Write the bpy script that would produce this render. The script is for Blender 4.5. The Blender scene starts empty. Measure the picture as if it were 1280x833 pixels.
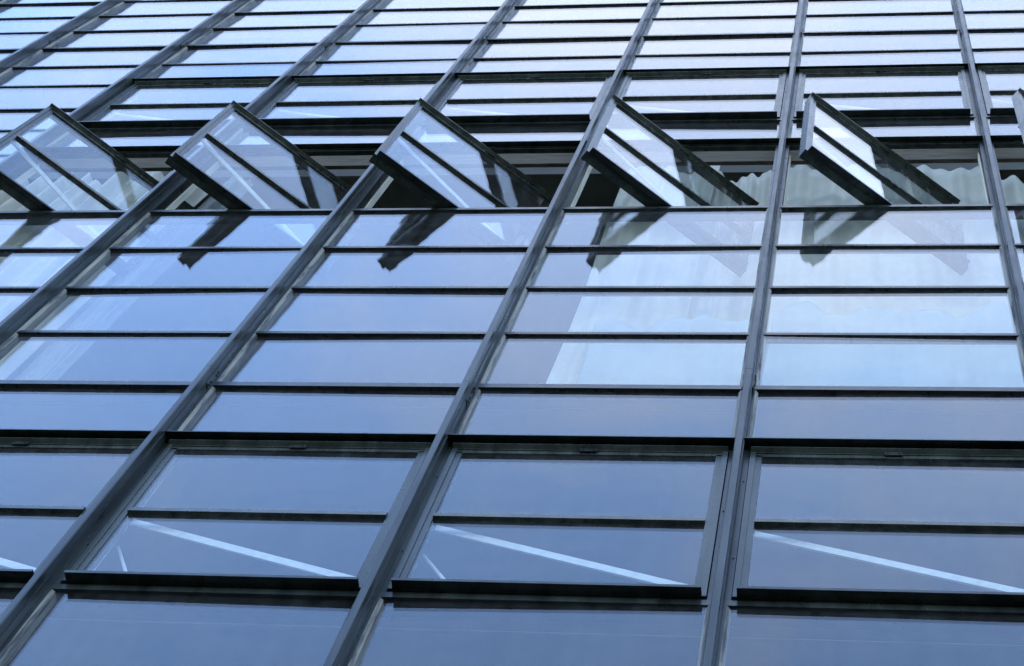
import bpy, bmesh, math, random
from mathutils import Vector, Matrix
random.seed(7)
S = bpy.context.scene
COL = S.collection
W = 1.2            # spacing of the mullions
EYE = 1.6          # height of the camera above the ground
rad = math.radians

# ------------------------------------------------------------------ materials
def new_mat(name):
    m = bpy.data.materials.new(name); m.use_nodes = True
    nt = m.node_tree; nt.nodes.clear()
    out = nt.nodes.new('ShaderNodeOutputMaterial')
    return m, nt, out
def N(nt, t, **kw):
    n = nt.nodes.new(t)
    for k, v in kw.items():
        if k in n.inputs: n.inputs[k].default_value = v
        else: setattr(n, k, v)
    return n
def L(nt, a, b): nt.links.new(a, b)
def math_node(nt, op, a, b=None):
    n = nt.nodes.new('ShaderNodeMath'); n.operation = op
    for i, v in enumerate((a, b)):
        if v is None: continue
        if isinstance(v, (int, float)): n.inputs[i].default_value = v
        else: nt.links.new(v, n.inputs[i])
    return n.outputs[0]
def coords(nt, scale=(1, 1, 1)):
    tc = nt.nodes.new('ShaderNodeTexCoord')
    geo = nt.nodes.new('ShaderNodeNewGeometry')
    mp = nt.nodes.new('ShaderNodeMapping'); mp.inputs['Scale'].default_value = scale
    L(nt, geo.outputs['Position'], mp.inputs['Vector'])
    return mp.outputs['Vector']
def noise(nt, vec, scale, detail=4, rough=.55):
    n = nt.nodes.new('ShaderNodeTexNoise'); n.inputs['Scale'].default_value = scale
    n.inputs['Detail'].default_value = detail; n.inputs['Roughness'].default_value = rough
    L(nt, vec, n.inputs['Vector']); return n.outputs['Fac']
def ramp(nt, fac, stops):
    r = nt.nodes.new('ShaderNodeValToRGB'); e = r.color_ramp.elements
    while len(e) < len(stops): e.new(.5)
    for el, (p, c) in zip(e, stops): el.position = p; el.color = (*c, 1)
    L(nt, fac, r.inputs['Fac']); return r.outputs['Color']

def painted_steel(name, dark, light, chip, rough=.45):
    m, nt, out = new_mat(name)
    streak = noise(nt, coords(nt, (14, 14, 1.6)), 1.0, 5)
    base = ramp(nt, streak, [(.36, dark), (.66, light)])
    spots = noise(nt, coords(nt), 42, 6, .65)
    mask = ramp(nt, spots, [(.67, (0, 0, 0)), (.72, (1, 1, 1))])
    mix = N(nt, 'ShaderNodeMixRGB'); L(nt, mask, mix.inputs['Fac']); L(nt, base, mix.inputs[1]); mix.inputs[2].default_value = (*chip, 1)
    b = N(nt, 'ShaderNodeBsdfPrincipled'); b.inputs['Specular IOR Level'].default_value = .30; L(nt, mix.outputs[0], b.inputs['Base Color'])
    rr = ramp(nt, noise(nt, coords(nt, (6, 6, 2)), 3, 4), [(.3, (rough - .04,) * 3), (.7, (rough + .06,) * 3)])
    L(nt, rr, b.inputs['Roughness'])
    bp = N(nt, 'ShaderNodeBump', Strength=.05, Distance=.002); L(nt, noise(nt, coords(nt), 60, 3), bp.inputs['Height'])
    L(nt, bp.outputs[0], b.inputs['Normal'])
    L(nt, b.outputs[0], out.inputs['Surface']); return m
STEEL = painted_steel('painted_steel', (.007, .010, .009), (.027, .034, .030), (.006, .005, .004), .30)
SASHM = painted_steel('sash_steel', (.020, .026, .022), (.050, .058, .051), (.010, .009, .008), .26)
BARM = painted_steel('glazing_bar_steel', (.007, .010, .010), (.013, .017, .016), (.004, .004, .004), .28)

def putty_mat():
    m, nt, out = new_mat('weathered_putty')
    f = noise(nt, coords(nt, (18, 18, 1.6)), 1.4, 7, .68)
    c = ramp(nt, f, [(.36, (.02, .022, .022)), (.43, (.07, .072, .068)), (.50, (.17, .165, .14)), (.8, (.28, .27, .23))])
    b = N(nt, 'ShaderNodeBsdfPrincipled', Roughness=.85); L(nt, c, b.inputs['Base Color'])
    bp = N(nt, 'ShaderNodeBump', Strength=.5, Distance=.004); L(nt, f, bp.inputs['Height']); L(nt, bp.outputs[0], b.inputs['Normal'])
    L(nt, b.outputs[0], out.inputs['Surface']); return m
PUTTY = putty_mat()

def simple(name, c1, c2, scale=6, rough=.8, bump=.2, stretch=(1, 1, 1), spec=.3):
    m, nt, out = new_mat(name)
    f = noise(nt, coords(nt, stretch), scale, 6, .6)
    b = N(nt, 'ShaderNodeBsdfPrincipled', Roughness=rough); b.inputs['Specular IOR Level'].default_value = spec
    L(nt, ramp(nt, f, [(.3, c1), (.7, c2)]), b.inputs['Base Color'])
    bp = N(nt, 'ShaderNodeBump', Strength=bump, Distance=.01); L(nt, f, bp.inputs['Height']); L(nt, bp.outputs[0], b.inputs['Normal'])
    L(nt, b.outputs[0], out.inputs['Surface']); return m
CONC = simple('board_marked_concrete', (.060, .047, .032), (.13, .105, .075), 5, .9, .5, (1.3, 4, 9))
CEIL = simple('dark_ceiling', (.09, .083, .075), (.13, .12, .11), 3, .9, .1)
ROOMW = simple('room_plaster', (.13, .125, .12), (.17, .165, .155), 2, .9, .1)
FLOORM = simple('room_floor', (.10, .09, .08), (.15, .13, .12), 3, .6, .1)
ROOFM = simple('roof_felt', (.07, .07, .07), (.11, .11, .11), 4, .95, .3)
RENDER = simple('pale_render', (.5, .5, .48), (.6, .6, .57), 3, .9, .2)
GROUND = simple('mown_grass', (.022, .034, .012), (.045, .058, .022), 3, .95, .5)
PAVING = simple('asphalt', (.028, .028, .028), (.045, .044, .042), 30, .9, .3)
WHITE = simple('white_painted_rod', (.42, .41, .39), (.54, .53, .51), 20, .6, .05)
CREAM = simple('cream_wood', (.55, .5, .4), (.68, .63, .52), 14, .7, .2, (4, 4, .5))

def glass_mat():
    m, nt, out = new_mat('window_glass')
    geo = nt.nodes.new('ShaderNodeNewGeometry')
    dot = N(nt, 'ShaderNodeVectorMath', operation='DOT_PRODUCT')
    L(nt, geo.outputs['Incoming'], dot.inputs[0]); L(nt, geo.outputs['Normal'], dot.inputs[1])
    c = math_node(nt, 'ABSOLUTE', dot.outputs['Value'])
    r = math_node(nt, 'ADD', math_node(nt, 'MULTIPLY', math_node(nt, 'POWER', math_node(nt, 'SUBTRACT', 1.0, c), 5.0), .956), .044)
    tr = N(nt, 'ShaderNodeBsdfTransparent'); tr.inputs['Color'].default_value = (.925, .955, .95, 1)
    gl = N(nt, 'ShaderNodeBsdfGlossy', Roughness=0.0); gl.inputs['Color'].default_value = (.985, .99, 1, 1)
    wav = noise(nt, coords(nt, (1.1, 1.1, 2.6)), 1.0, 2, .4)
    bp = N(nt, 'ShaderNodeBump', Strength=.35, Distance=.006); L(nt, wav, bp.inputs['Height']); L(nt, bp.outputs[0], gl.inputs['Normal'])
    mx = N(nt, 'ShaderNodeMixShader'); L(nt, r, mx.inputs[0]); L(nt, tr.outputs[0], mx.inputs[1]); L(nt, gl.outputs[0], mx.inputs[2])
    # thin film of dust with rain streaks
    d = N(nt, 'ShaderNodeBsdfDiffuse'); d.inputs['Color'].default_value = (.5, .5, .5, 1)
    st = ramp(nt, noise(nt, coords(nt, (16, 16, .9)), 1.0, 6, .65), [(.35, (.003,) * 3), (.75, (.022,) * 3)])
    sm = ramp(nt, noise(nt, coords(nt, (1, 1, 5)), 2.2, 5, .6), [(.45, (0,) * 3), (.8, (.018,) * 3)])
    tg = nt.nodes.new('ShaderNodeTexCoord'); sp = nt.nodes.new('ShaderNodeSeparateXYZ'); L(nt, tg.outputs['Generated'], sp.inputs[0])
    rim = ramp(nt, math_node(nt, 'ADD', sp.outputs['Z'], math_node(nt, 'MULTIPLY', noise(nt, coords(nt, (5, 5, 2)), 2, 4), .12)), [(.06, (.10,) * 3), (.16, (0,) * 3)])
    dust = math_node(nt, 'ADD', math_node(nt, 'ADD', st, sm), rim)
    mx2 = N(nt, 'ShaderNodeMixShader'); L(nt, dust, mx2.inputs[0]); L(nt, mx.outputs[0], mx2.inputs[1]); L(nt, d.outputs[0], mx2.inputs[2])
    L(nt, mx2.outputs[0], out.inputs['Surface']); return m
GLASS = glass_mat()

def cloth_mat(name, c1, c2):
    m, nt, out = new_mat(name)
    f = noise(nt, coords(nt, (3, 3, 1.2)), 1.6, 6, .6)
    col = ramp(nt, f, [(.3, c1), (.7, c2)])
    b = N(nt, 'ShaderNodeBsdfPrincipled', Roughness=.95); L(nt, col, b.inputs['Base Color']); b.inputs['Specular IOR Level'].default_value = .1
    t = N(nt, 'ShaderNodeBsdfTranslucent'); L(nt, col, t.inputs['Color'])
    wv = N(nt, 'ShaderNodeBump', Strength=.1, Distance=.002); L(nt, noise(nt, coords(nt, (60, 60, 60)), 3, 2), wv.inputs['Height']); L(nt, wv.outputs[0], b.inputs['Normal'])
    mx = N(nt, 'ShaderNodeMixShader'); mx.inputs[0].default_value = .12; L(nt, b.outputs[0], mx.inputs[1]); L(nt, t.outputs[0], mx.inputs[2])
    L(nt, mx.outputs[0], out.inputs['Surface']); return m
CLOTHB = cloth_mat('pale_blue_cloth', (.47, .45, .39), (.60, .57, .50))
CLOTHS = cloth_mat('sheer_blue_cloth', (.35, .41, .41), (.43, .48, .48))
CLOTHG = cloth_mat('grey_cloth', (.17, .18, .17), (.24, .25, .24))
CLOTHC = cloth_mat('cream_cloth', (.50, .47, .41), (.66, .62, .55))

# ------------------------------------------------------------------ mesh helpers
class MB:
    def __init__(s): s.v = []; s.f = []; s.m = []
    def add(s, vs, fs, mi=0):
        o = len(s.v); s.v += [tuple(v) for v in vs]
        s.f += [tuple(i + o for i in f) for f in fs]; s.m += [mi] * len(fs)
    def box(s, x0, x1, y0, y1, z0, z1, mi=0):
        s.add([(x0, y0, z0), (x1, y0, z0), (x1, y1, z0), (x0, y1, z0), (x0, y0, z1), (x1, y0, z1), (x1, y1, z1), (x0, y1, z1)],
              [(0, 3, 2, 1), (4, 5, 6, 7), (0, 1, 5, 4), (1, 2, 6, 5), (2, 3, 7, 6), (3, 0, 4, 7)], mi)
    def prism(s, prof, z0, z1, mi=0):          # profile in x,y (anticlockwise), extruded along z
        n = len(prof)
        s.add([(x, y, z0) for x, y in prof] + [(x, y, z1) for x, y in prof],
              [tuple(range(n))[::-1], tuple(range(n, 2 * n))] + [(i, (i + 1) % n, n + (i + 1) % n, n + i) for i in range(n)], mi)
    def prismx(s, prof, x0, x1, mi=0):         # profile in y,z extruded along x
        n = len(prof)
        s.add([(x0, y, z) for y, z in prof] + [(x1, y, z) for y, z in prof],
              [tuple(range(n))[::-1], tuple(range(n, 2 * n))] + [(i, (i + 1) % n, n + (i + 1) % n, n + i) for i in range(n)], mi)
    def tube(s, a, b, r, n=10, mi=0):
        a = Vector(a); b = Vector(b); d = (b - a).normalized()
        u = d.orthogonal().normalized(); w = d.cross(u)
        vs = []
        for p in (a, b):
            for i in range(n):
                t = 2 * math.pi * i / n; vs.append(p + u * r * math.cos(t) + w * r * math.sin(t))
        s.add(vs, [tuple(range(n))[::-1], tuple(range(n, 2 * n))] + [(i, (i + 1) % n, n + (i + 1) % n, n + i) for i in range(n)], mi)
    def mesh(s, name, mats, bevel=0):
        me = bpy.data.meshes.new(name); me.from_pydata(s.v, [], s.f)
        for m in mats: me.materials.append(m)
        for p, mi in zip(me.polygons, s.m): p.material_index = mi
        bm = bmesh.new(); bm.from_mesh(me)
        bmesh.ops.recalc_face_normals(bm, faces=bm.faces)
        if bevel: bmesh.ops.bevel(bm, geom=[e for e in bm.edges if len(e.link_faces) == 2 and e.calc_face_angle() > .6], offset=bevel, segments=1, affect='EDGES')
        bm.to_mesh(me); bm.free(); return me
def obj(name, me, parent=None, loc=(0, 0, 0), rot=(0, 0, 0), **props):
    o = bpy.data.objects.new(name, me); COL.objects.link(o)
    o.parent = parent; o.location = loc; o.rotation_euler = rot
    for k, v in props.items(): o[k] = v
    return o

# ------------------------------------------------------------------ ground
mb = MB(); mb.add([(-600, -600, 0), (600, -600, 0), (600, 600, 0), (-600, 600, 0)], [(0, 1, 2, 3)])
obj('ground', mb.mesh('ground', [GROUND]), kind='structure')
mb = MB(); mb.add([(-60, -9, .004), (60, -9, .004), (60, -1.2, .004), (-60, -1.2, .004)], [(0, 1, 2, 3)])
obj('path', mb.mesh('path', [PAVING]), kind='structure')

# ------------------------------------------------------------------ the building
B = obj('glass_fronted_building', None, loc=(W * 3, 0, 0),
        label='tall grey steel and glass building front with a row of swung-open pivoting windows', category='building')
OX = -W * 3                                     # part coordinates are measured from the building's origin
K0, K1 = -2, 7                                  # bays built
ZB, ZT = 3.70 + EYE, 18.70 + EYE                # foot and head of the glass wall

def mullion_mesh(zs, double=False):
    mb = MB()
    def bar(x, w, z0, z1):
        y = -.092; b = .004
        mb.prism([(x - w, y + b), (x - w + b, y), (x + w - b, y), (x + w, y + b), (x + w, .06), (x - w, .06)], z0, z1)
    for i in range(len(zs) - 1):
        z0, z1 = zs[i] + .0015, zs[i + 1] - .0015
        if double:
            bar(-.036, .015, z0, z1); bar(.036, .015, z0, z1)
            mb.box(-.021, .021, -.03, .05, z0, z1)
        else:
            bar(0, .0145, z0, z1)
            mb.box(-.019, -.0145, -.055, .0, z0, z1); mb.box(.0145, .019, -.055, .0, z0, z1)   # bolted angles either side
    for z in zs[1:-1]:                          # splice plates with bolts
        xs = (.051,) if double else (.019,)
        for x in xs:
            for sgn in (-1, 1):
                a, b = sorted((sgn * x, sgn * (x + .004)))
                mb.box(a, b, -.052, -.012, z - .11, z + .09)
                for dz in (-.085, -.05, .03, .065):
                    mb.tube((sgn * (x + .003), -.032, z + dz), (sgn * (x + .009), -.032, z + dz), .006, 6)
    return mb.mesh('mullion', [STEEL])
zsA = [ZB, 8.29 + EYE, 15.44 + EYE, ZT]; zsB = [ZB, 8.12 + EYE, 15.30 + EYE, ZT]
mA, mB_, mD = mullion_mesh(zsA), mullion_mesh(zsB), mullion_mesh([ZB, 9 + EYE, 15.75 + EYE, ZT])
for k in range(K0, K1 + 2):
    obj('mullion', mD if k == 0 else (mA if k % 2 else mB_), B, (OX + k * W, 0, 0))

# ---- fixed windows -----------------------------------------------------------
X0, X1 = .0195, W - .0195
GX0, GX1 = .042, W - .042
def bar_mesh(h=.034, d=.015):
    mb = MB()
    mb.prismx([(-d, -h), (.03, -h), (.03, 0), (-d + .002, 0)], X0, X1)
    return mb.mesh('glazing_bar', [BARM])
BAR = bar_mesh(); BARB = bar_mesh(.048, .020)
pane_cache = {}
def pane_mesh(h, x0=GX0 - .004, x1=GX1 + .004):
    key = (round(h, 3), x0)
    if key not in pane_cache:
        cx = (x0 + x1) / 2; mb = MB(); mb.box(x0 - cx, x1 - cx, -.003, .003, -h / 2, h / 2)
        pane_cache[key] = mb.mesh('glass_pane', [GLASS])
    return pane_cache[key]
def tilt(a=.45): return (rad(random.gauss(0, a)), 0, rad(random.gauss(0, a * .5)))
frame_cache = {}
def frame_mesh(h):
    key = round(h, 3)
    if key not in frame_cache:
        mb = MB()
        for sx in (1, -1):
            def X(x): return x if sx == 1 else W - x
            a, b = sorted((X(.0195), X(.030))); mb.box(a, b, -.020, .04, 0, h, 0)
            p = [(X(.030), -.016), (X(.030), .035), (X(GX0), .035), (X(GX0), -.004)]
            mb.prism(p if sx == -1 else p[::-1], 0, h, 1)
        frame_cache[key] = mb.mesh('fixed_window', [STEEL, PUTTY])
    return frame_cache[key]
def fixed_window(k, zlo, bars, zhi, thick=()):
    """one field of fixed panes between zlo and zhi; bars are the tops of its glazing bars"""
    w = obj('fixed_window', frame_mesh(zhi - zlo), B, (OX + k * W, 0, zlo + EYE))
    edges = [zlo] + list(bars) + [zhi]
    for i in range(len(edges) - 1):
        lo, hi = edges[i], edges[i + 1]
        hi_ = hi - (.034 if i < len(edges) - 2 else 0)
        if i > 0: obj('glazing_bar', BARB if i in thick else BAR, w, (0, 0, lo - zlo))
        obj('glass_pane', pane_mesh(round(hi_ - lo + .008, 2)), w, (W / 2, 0, (lo + hi_) / 2 - zlo), tilt())
    return w

# ---- pivot windows -------------------------------------------------------------
SH = 1.25; HW = .556; ST = .046
def pv_frame_mesh(hood=.050, lip=1.294):
    mb = MB()
    for sx in (1, -1):
        def X(x): return x if sx == 1 else W - x
        def bx(a, b, y0, y1, q0, q1, mi=0):
            a, b = sorted((X(a), X(b))); mb.box(a, b, y0, y1, q0, q1, mi)
        bx(.0195, .0405, -.012, .058, -.013, 1.257)
        bx(.0405, .047, .046, .09, -.013, 1.257, 1)                 # cream inner stop
        for q in ((.31, .97) if sx == 1 else (.70,)):
            a = X(.030); mb.tube((a, -.015, q), (a, -.012, q), .0035, 8)
    mb.box(.0195, W - .0195, -.010, .018, 1.257, 1.3035)             # head
    mb.box(.0195, W - .0195, -.016, -.0102, 1.277, 1.290)
    mb.prismx([(-hood, lip - .006), (.0, 1.304), (.0, 1.313), (-hood, lip)], .017, W - .017)   # hood
    mb.box(.17, .19, -.016, -.0101, 1.262, 1.275); mb.box(.55, .63, -.017, -.0101, 1.259, 1.275)
    mb.prismx([(-.016, -.056), (.062, -.056), (.062, -.0135), (-.014, -.0135)], .0195, W - .0195)   # sill
    return mb.mesh('pivot_window', [STEEL, CREAM])
def sash_mesh():
    mb = MB()
    for sx in (1, -1):
        def bx(a, b, *r):
            a, b = sorted((sx * a, sx * b)); mb.box(a, b, *r)
        bx(HW, HW - .022, -.021, .038, .0, SH)                      # stile in two steps
        bx(HW - .022, HW - ST, -.015, .034, .034, SH - .034)
    mb.box(-HW + .022, HW - .022, -.019, .036, SH - .018, SH)       # top rail
    mb.box(-HW + .022, HW - .022, -.015, .034, SH - .046, SH - .018)
    mb.box(-HW + .022, HW - .022, -.019, .036, 0, .034)             # bottom rail
    mb.prismx([(-.038, SH - .002), (-.019, SH - .012), (-.019, SH + .001), (-.038, SH + .003)], -HW, HW)
    return mb.mesh('sash', [SASHM])
def drip_mesh():
    mb = MB()
    mb.prismx([(-.056, .000), (-.0195, .002), (-.0195, .016), (-.056, .006)], -HW + .016, HW - .016)
    mb.box(-HW + .016, HW - .016, -.059, -.056, -.010, .0065)
    mb.box(-HW + .03, HW - .03, -.018, -.008, -.004, -.0005)
    return mb.mesh('drip_rail', [STEEL])
def mid_mesh():
    mb = MB(); mb.prismx([(-.026, -.031), (.010, -.031), (.010, 0), (-.024, 0)], -HW + ST, HW - ST)
    return mb.mesh('glazing_bar', [SASHM])
def brace_mesh():
    mb = MB()
    def flat(ax, az, bx_, bz, w, y0, y1):
        d = Vector((bx_ - ax, bz - az)).normalized(); n = Vector((-d.y, d.x)) * w / 2
        pts = [(ax + n.x, az + n.y), (ax - n.x, az - n.y), (bx_ - n.x, bz - n.y), (bx_ + n.x, bz + n.y)]
        mb.add([(x, y0, z) for x, z in pts] + [(x, y1, z) for x, z in pts],
               [(0, 1, 2, 3), (7, 6, 5, 4), (0, 4, 5, 1), (1, 5, 6, 2), (2, 6, 7, 3), (3, 7, 4, 0)])
    flat(-.54, .648, .53, .165, .044, .046, .054)
    return mb.mesh('diagonal_brace', [WHITE])
def stay_mesh():
    mb = MB(); mb.tube((.04, .125, .57), (.225, .05, .17), .0075, 10)
    return mb.mesh('stay_rod', [WHITE])
def hinge_mesh():
    mb = MB(); z0, z1 = SH - .034, SH - .008
    mb.box(-.035, .035, -.025, -.0195, z0, z1)
    for x in (-.022, .022): mb.tube((x, -.028, (z0 + z1) / 2), (x, -.0245, (z0 + z1) / 2), .005, 8)
    return mb.mesh('pivot_hinge', [STEEL])
def handle_mesh():
    mb = MB(); x = HW - .024
    mb.box(x - .012, x + .012, .0385, .046, .52, .64); mb.tube((x, .04, .58), (x, .085, .58), .008, 10)
    mb.tube((x, .08, .585), (x, .085, .46), .0085, 10)
    return mb.mesh('handle', [SASHM])
HINGE, HANDLE = hinge_mesh(), handle_mesh()
PVFL = pv_frame_mesh(.064, 1.283)
PVF, SASH, DRIP, MID, BRACE, STAY = pv_frame_mesh(), sash_mesh(), drip_mesh(), mid_mesh(), brace_mesh(), stay_mesh()
P_LO = pane_mesh(.618 - .031 - .034 + .008, -HW + ST - .004, HW - ST + .004)
P_HI = pane_mesh(SH - .046 - .618 + .008, -HW + ST - .004, HW - ST + .004)
def pivot_window(k, zs, ang=0, label=None):
    f = obj('pivot_window', PVFL if zs == LOW else PVF, B, (OX + k * W, 0, zs + EYE))
    if label: f['label'] = label
    R = Matrix.Rotation(ang, 4, 'Z'); o = Vector((W / 2 - (.004 if ang else 0), .03 if ang else 0, 0))
    for name, me, off in (('sash', SASH, (0, 0, 0)), ('drip_rail', DRIP, (0, 0, 0)), ('glazing_bar', MID, (0, 0, .618)),
                          ('glass_pane', P_LO, (0, 0, (.034 + .587) / 2)), ('glass_pane', P_HI, (0, 0, (.618 + SH - .046) / 2)),
                          ('diagonal_brace', BRACE, (0, 0, 0)), ('pivot_hinge', HINGE, (0, 0, 0)), ('handle', HANDLE, (0, 0, 0))):
        t = tilt(.12) if name == 'glass_pane' else (0, 0, 0)
        if name == 'glass_pane': off = (0, -.006, off[2])
        obj(name, me, f, o + R @ Vector(off), (t[0], 0, t[2] + ang))
    if not ang and k < 5: obj('stay_rod', STAY, f)
    return f

OPEN_LABELS = {
    1: 'open pivoting window swung out in front of cream curtain folds',
    2: 'open pivoting window between the cream curtain and the dark room',
    3: 'open pivoting window in front of the empty dark room',
    4: 'open pivoting window half in front of a pale blue curtain',
    5: 'open pivoting window fully backed by a pale curtain with scalloped top',
    6: 'open pivoting window right of the one backed by the scalloped curtain'}
LOW, OPN, UPP = 6.322, 10.985, 12.907
UPB = [14.84, 15.49, 16.16, 16.785, 17.43, 18.07]
for k in range(K0, K1 + 1):
    fixed_window(k, 3.70, [4.34, 5.00, 5.66], LOW - .053)
    if k >= 1:
        pivot_window(k, LOW)
        fixed_window(k, LOW + 1.313, [8.28, 8.952, 9.611, 10.274], OPN - .053, (1,))
        pivot_window(k, OPN, rad(38.5 + random.uniform(-.7, .7)), OPEN_LABELS.get(k, 'open pivoting window swung out of the glass wall'))
        fixed_window(k, OPN + 1.313, [], UPP - .053)
        pivot_window(k, UPP)
        fixed_window(k, UPP + 1.313, UPB, 18.70, (2,))
    else:
        pivot_window(k, LOW)
        fixed_window(k, LOW + 1.313, [8.28, 8.952, 9.611, 10.274, 10.95, 11.62, 12.26, 12.90, 13.49, 14.20] + UPB, 18.70, (1, 12))

# ---- the solid parts behind the glass -----------------------------------------------
XL, XR = OX + K0 * W - .05, OX + (K1 + 1) * W + .05
def part(name, mats, *boxes, bevel=0):
    mb = MB()
    for b in boxes: mb.box(*b)
    return obj(name, mb.mesh(name, mats, bevel), B)
part('plinth_wall', [RENDER], (XL, XR, -.05, .25, 0, ZB - .003))
part('side_wall', [RENDER], (XL - .3, XL - .003, -.06, 9, 0, ZT))
part('side_wall', [RENDER], (XR + .003, XR + .3, -.06, 9, 0, ZT))
part('back_wall', [ROOMW], (XL, XR, 8.7, 9, 0, ZT))
part('roof', [ROOFM], (XL - .35, XR + .35, -.14, 9.05, ZT + .003, ZT + .35))
for z in (.4, 6.30, 13.9):
    part('floor_slab', [CEIL], (XL, XR, .62, 8.69, z + EYE, z + .36 + EYE))
    part('floor_finish', [FLOORM], (XL, XR, .64, 8.68, z + .363 + EYE, z + .39 + EYE))
for z in (12.37,):
    part('edge_beam', [CONC], (XL, XR, .12, .145, z + EYE, z + .24 + EYE))
part('window_ledge', [ROOMW], (XL, XR, .036, .64, 8.285 + EYE, 8.325 + EYE))
for z, y in ((8.27, .095), (6.62, .30)):
    mb = MB(); mb.tube((XL, y, z + EYE), (XR, y, z + EYE), .0035, 8)
    obj('heating_pipe', mb.mesh('heating_pipe', [CONC]), B)

# ------------------------------------------------------------------ curtains
def curtain(x0, x1, z0, z1, y, mat, label, amp=.03, folds=9, scallops=4, drop=.13, seed=0, group='curtains hanging behind the windows'):
    rnd = random.Random(seed); nx, nz = 150, 26
    ph = [rnd.uniform(0, 6.28) for _ in range(6)]
    vs, fs = [], []
    for j in range(nz + 1):
        tz = j / nz
        for i in range(nx + 1):
            t = i / nx
            s = .5 + .5 * math.sin(6.28 * (t * scallops * .8 + .16 * math.sin(6.28 * t * 1.3 + ph[3])))
            top = z1 - drop * (1 - s ** .7) * (.75 + .25 * math.sin(ph[4] + 9 * t))
            z = z0 + (top - z0) * tz
            fold = math.sin(6.28 * folds * t + ph[0] + 1.1 * math.sin(4.1 * t * 2 + ph[1])) + .45 * math.sin(6.28 * folds * 2.3 * t + ph[2] + tz)
            yy = y + amp * fold * (.55 + .45 * tz) + .02 * math.sin(3 * tz + 7 * t + ph[5])
            xx = x0 + (x1 - x0) * t + .01 * math.sin(9 * tz + ph[1])
            vs.append((xx, yy, z))
    r = nx + 1
    for j in range(nz):
        for i in range(nx):
            a = j * r + i; fs.append((a, a + 1, a + r + 1, a + r))
    xm, zm = (x0 + x1) / 2, z1
    me = bpy.data.meshes.new('curtain'); me.from_pydata([(x - xm, yy - y, z - zm) for x, yy, z in vs], [], fs)
    me.materials.append(mat)
    for p in me.polygons: p.use_smooth = True
    o = obj('curtain', me, None, (xm, y, zm + EYE), label=label, category='curtain', group=group)
    so = o.modifiers.new('thickness', 'SOLIDIFY'); so.thickness = .003; so.offset = 0
    return o
ZC0 = 8.36
curtain(.35, 1.90, ZC0, 13.72, .56, CLOTHC, 'cream curtain in deep folds behind the first open window on the left', .06, 8, 5, .18, 1)
curtain(2.02, 2.24, ZC0, 13.66, .56, CLOTHG, 'narrow bunched grey curtain at the edge of the dark room', .02, 2, 2, .1, 2)
curtain(4.89, 5.52, ZC0, 13.70, .52, CLOTHB, 'pale curtain with a straight hem beside the dark room', .016, 3, 3, .14, 3)
curtain(5.45, 6.08, ZC0, 13.74, .58, CLOTHB, 'pale curtain half covered by another, left of the scalloped one', .022, 4, 3, .16, 4)
curtain(5.97, 7.30, ZC0, 13.70, .52, CLOTHB, 'wide pale curtain with a scalloped sagging top edge', .02, 5, 4, .22, 5)
curtain(7.22, 8.50, ZC0, 13.70, .58, CLOTHB, 'pale curtain behind the open window furthest to the right', .022, 5, 4, .22, 6)
SHORT = 'short curtains hung across the lower panes'
curtain(6.00, 7.26, ZC0, 10.62, .44, CLOTHS, 'short pale blue curtain with a wavy top across the lower panes of the scalloped one', .012, 4, 3, .22, 8, SHORT)
curtain(5.08, 5.96, ZC0, 10.42, .45, CLOTHS, 'short pale blue curtain with a low wavy top beside the wide short one', .012, 3, 3, .12, 9, SHORT)

# ------------------------------------------------------------------ sky, sun
SUN_EL, SUN_ROT = rad(40), rad(25)
w = bpy.data.worlds.new('World'); S.world = w; w.use_nodes = True
nt = w.node_tree; nt.nodes.clear()
out = N(nt, 'ShaderNodeOutputWorld'); bg = N(nt, 'ShaderNodeBackground'); bg.inputs['Strength'].default_value = .15
sky = nt.nodes.new('ShaderNodeTexSky'); sky.sky_type = 'NISHITA'; sky.sun_disc = False
sky.sun_elevation = SUN_EL; sky.sun_rotation = SUN_ROT; sky.dust_density = .2; sky.ozone_density = 3.5; sky.air_density = 1.0; sky.altitude = 2600
tc = nt.nodes.new('ShaderNodeTexCoord')
mp = nt.nodes.new('ShaderNodeMapping'); mp.inputs['Scale'].default_value = (1, 1, 1.6); mp.inputs['Location'].default_value = (.2, .1, .4)
L(nt, tc.outputs['Generated'], mp.inputs['Vector'])
n1 = math_node(nt, 'ADD', math_node(nt, 'MULTIPLY', math_node(nt, 'SUBTRACT', noise(nt, mp.outputs[0], 4.5, 9, .6), .5), 1.5), .5)
# thin cloud thickens towards the zenith
sep = nt.nodes.new('ShaderNodeSeparateXYZ'); L(nt, tc.outputs['Generated'], sep.inputs[0])
hi = N(nt, 'ShaderNodeMapRange'); L(nt, math_node(nt, 'ADD', sep.outputs['Z'], math_node(nt, 'MULTIPLY', math_node(nt, 'ABSOLUTE', sep.outputs['X']), -.04)), hi.inputs['Value'])
hi.inputs['From Min'].default_value = .868; hi.inputs['From Max'].default_value = .965; hi.inputs['To Min'].default_value = -.24; hi.inputs['To Max'].default_value = .42
cl = ramp(nt, math_node(nt, 'ADD', n1, hi.outputs[0]), [(.10, (0, 0, 0)), (.35, (.10, .10, .10)), (1.0, (1, 1, 1))])
mx = N(nt, 'ShaderNodeMixRGB'); L(nt, cl, mx.inputs['Fac']); hs = N(nt, 'ShaderNodeHueSaturation'); hs.inputs['Hue'].default_value = .498; hs.inputs['Saturation'].default_value = .97; hs.inputs['Value'].default_value = 1.45; L(nt, sky.outputs[0], hs.inputs['Color']); L(nt, hs.outputs[0], mx.inputs[1]); mx.inputs[2].default_value = (1.45, 1.61, 1.97, 1)
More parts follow.
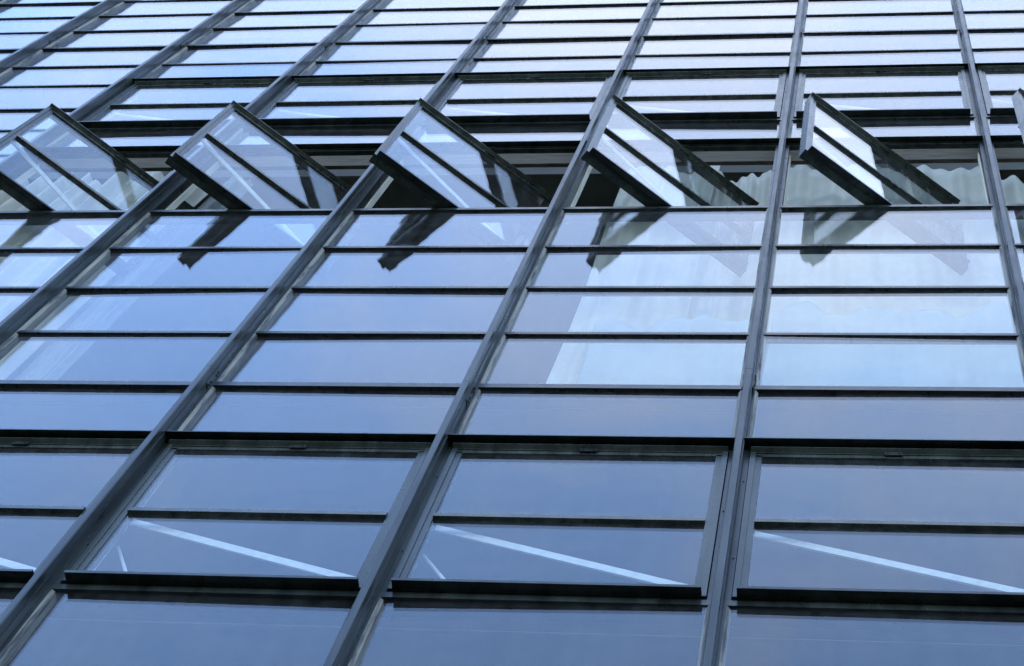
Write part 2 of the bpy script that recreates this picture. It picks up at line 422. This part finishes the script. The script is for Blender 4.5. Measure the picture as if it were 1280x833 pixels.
hz = N(nt, 'ShaderNodeMapRange'); L(nt, sep.outputs['Z'], hz.inputs['Value'])          # pale haze above the horizon
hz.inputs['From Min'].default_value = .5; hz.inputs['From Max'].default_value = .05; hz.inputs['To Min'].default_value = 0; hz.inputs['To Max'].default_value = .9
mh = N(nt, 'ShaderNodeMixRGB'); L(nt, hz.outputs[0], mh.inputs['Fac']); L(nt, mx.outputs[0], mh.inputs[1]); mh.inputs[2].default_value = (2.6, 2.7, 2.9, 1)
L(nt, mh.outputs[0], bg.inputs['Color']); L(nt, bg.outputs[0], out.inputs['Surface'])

sd = bpy.data.lights.new('sun', 'SUN'); sd.energy = 2.0; sd.angle = rad(.5); sd.color = (1, .95, .88)
so = bpy.data.objects.new('sun', sd); COL.objects.link(so)
# the sun stands behind the building (+y): the glass front is in shade
d = Vector((math.sin(SUN_ROT) * math.cos(SUN_EL), math.cos(SUN_ROT) * math.cos(SUN_EL), math.sin(SUN_EL)))
so.rotation_euler = (-d).to_track_quat('-Z', 'Y').to_euler(); so.location = (0, 0, 40)

# ------------------------------------------------------------------ camera
R = [[0.985973, 0.0546158, 0.157716], [0.0030737, 0.9388438, -0.3443297], [-0.1668765, 0.3399845, 0.9255067]]
cd = bpy.data.cameras.new('camera'); cam = bpy.data.objects.new('camera', cd); COL.objects.link(cam)
cd.sensor_width = 36; cd.lens = 2588.5 / 1280 * 36; cd.clip_start = .05; cd.clip_end = 3000
m = Matrix(((R[0][0], -R[1][0], -R[2][0]), (R[0][1], -R[1][1], -R[2][1]), (R[0][2], -R[1][2], -R[2][2])))
cam.matrix_world = Matrix.Translation((6.4783, -3.2949, EYE)) @ m.to_4x4()
S.camera = cam
S.render.engine = 'CYCLES'
S.cycles.use_denoising = True
S.cycles.max_bounces = 12; S.cycles.transparent_max_bounces = 40; S.cycles.glossy_bounces = 6; S.cycles.diffuse_bounces = 4
S.view_settings.view_transform = 'Standard'; S.view_settings.look = 'None'
S.view_settings.exposure = 2.85; S.view_settings.gamma = 1; S.view_settings.use_curve_mapping = False
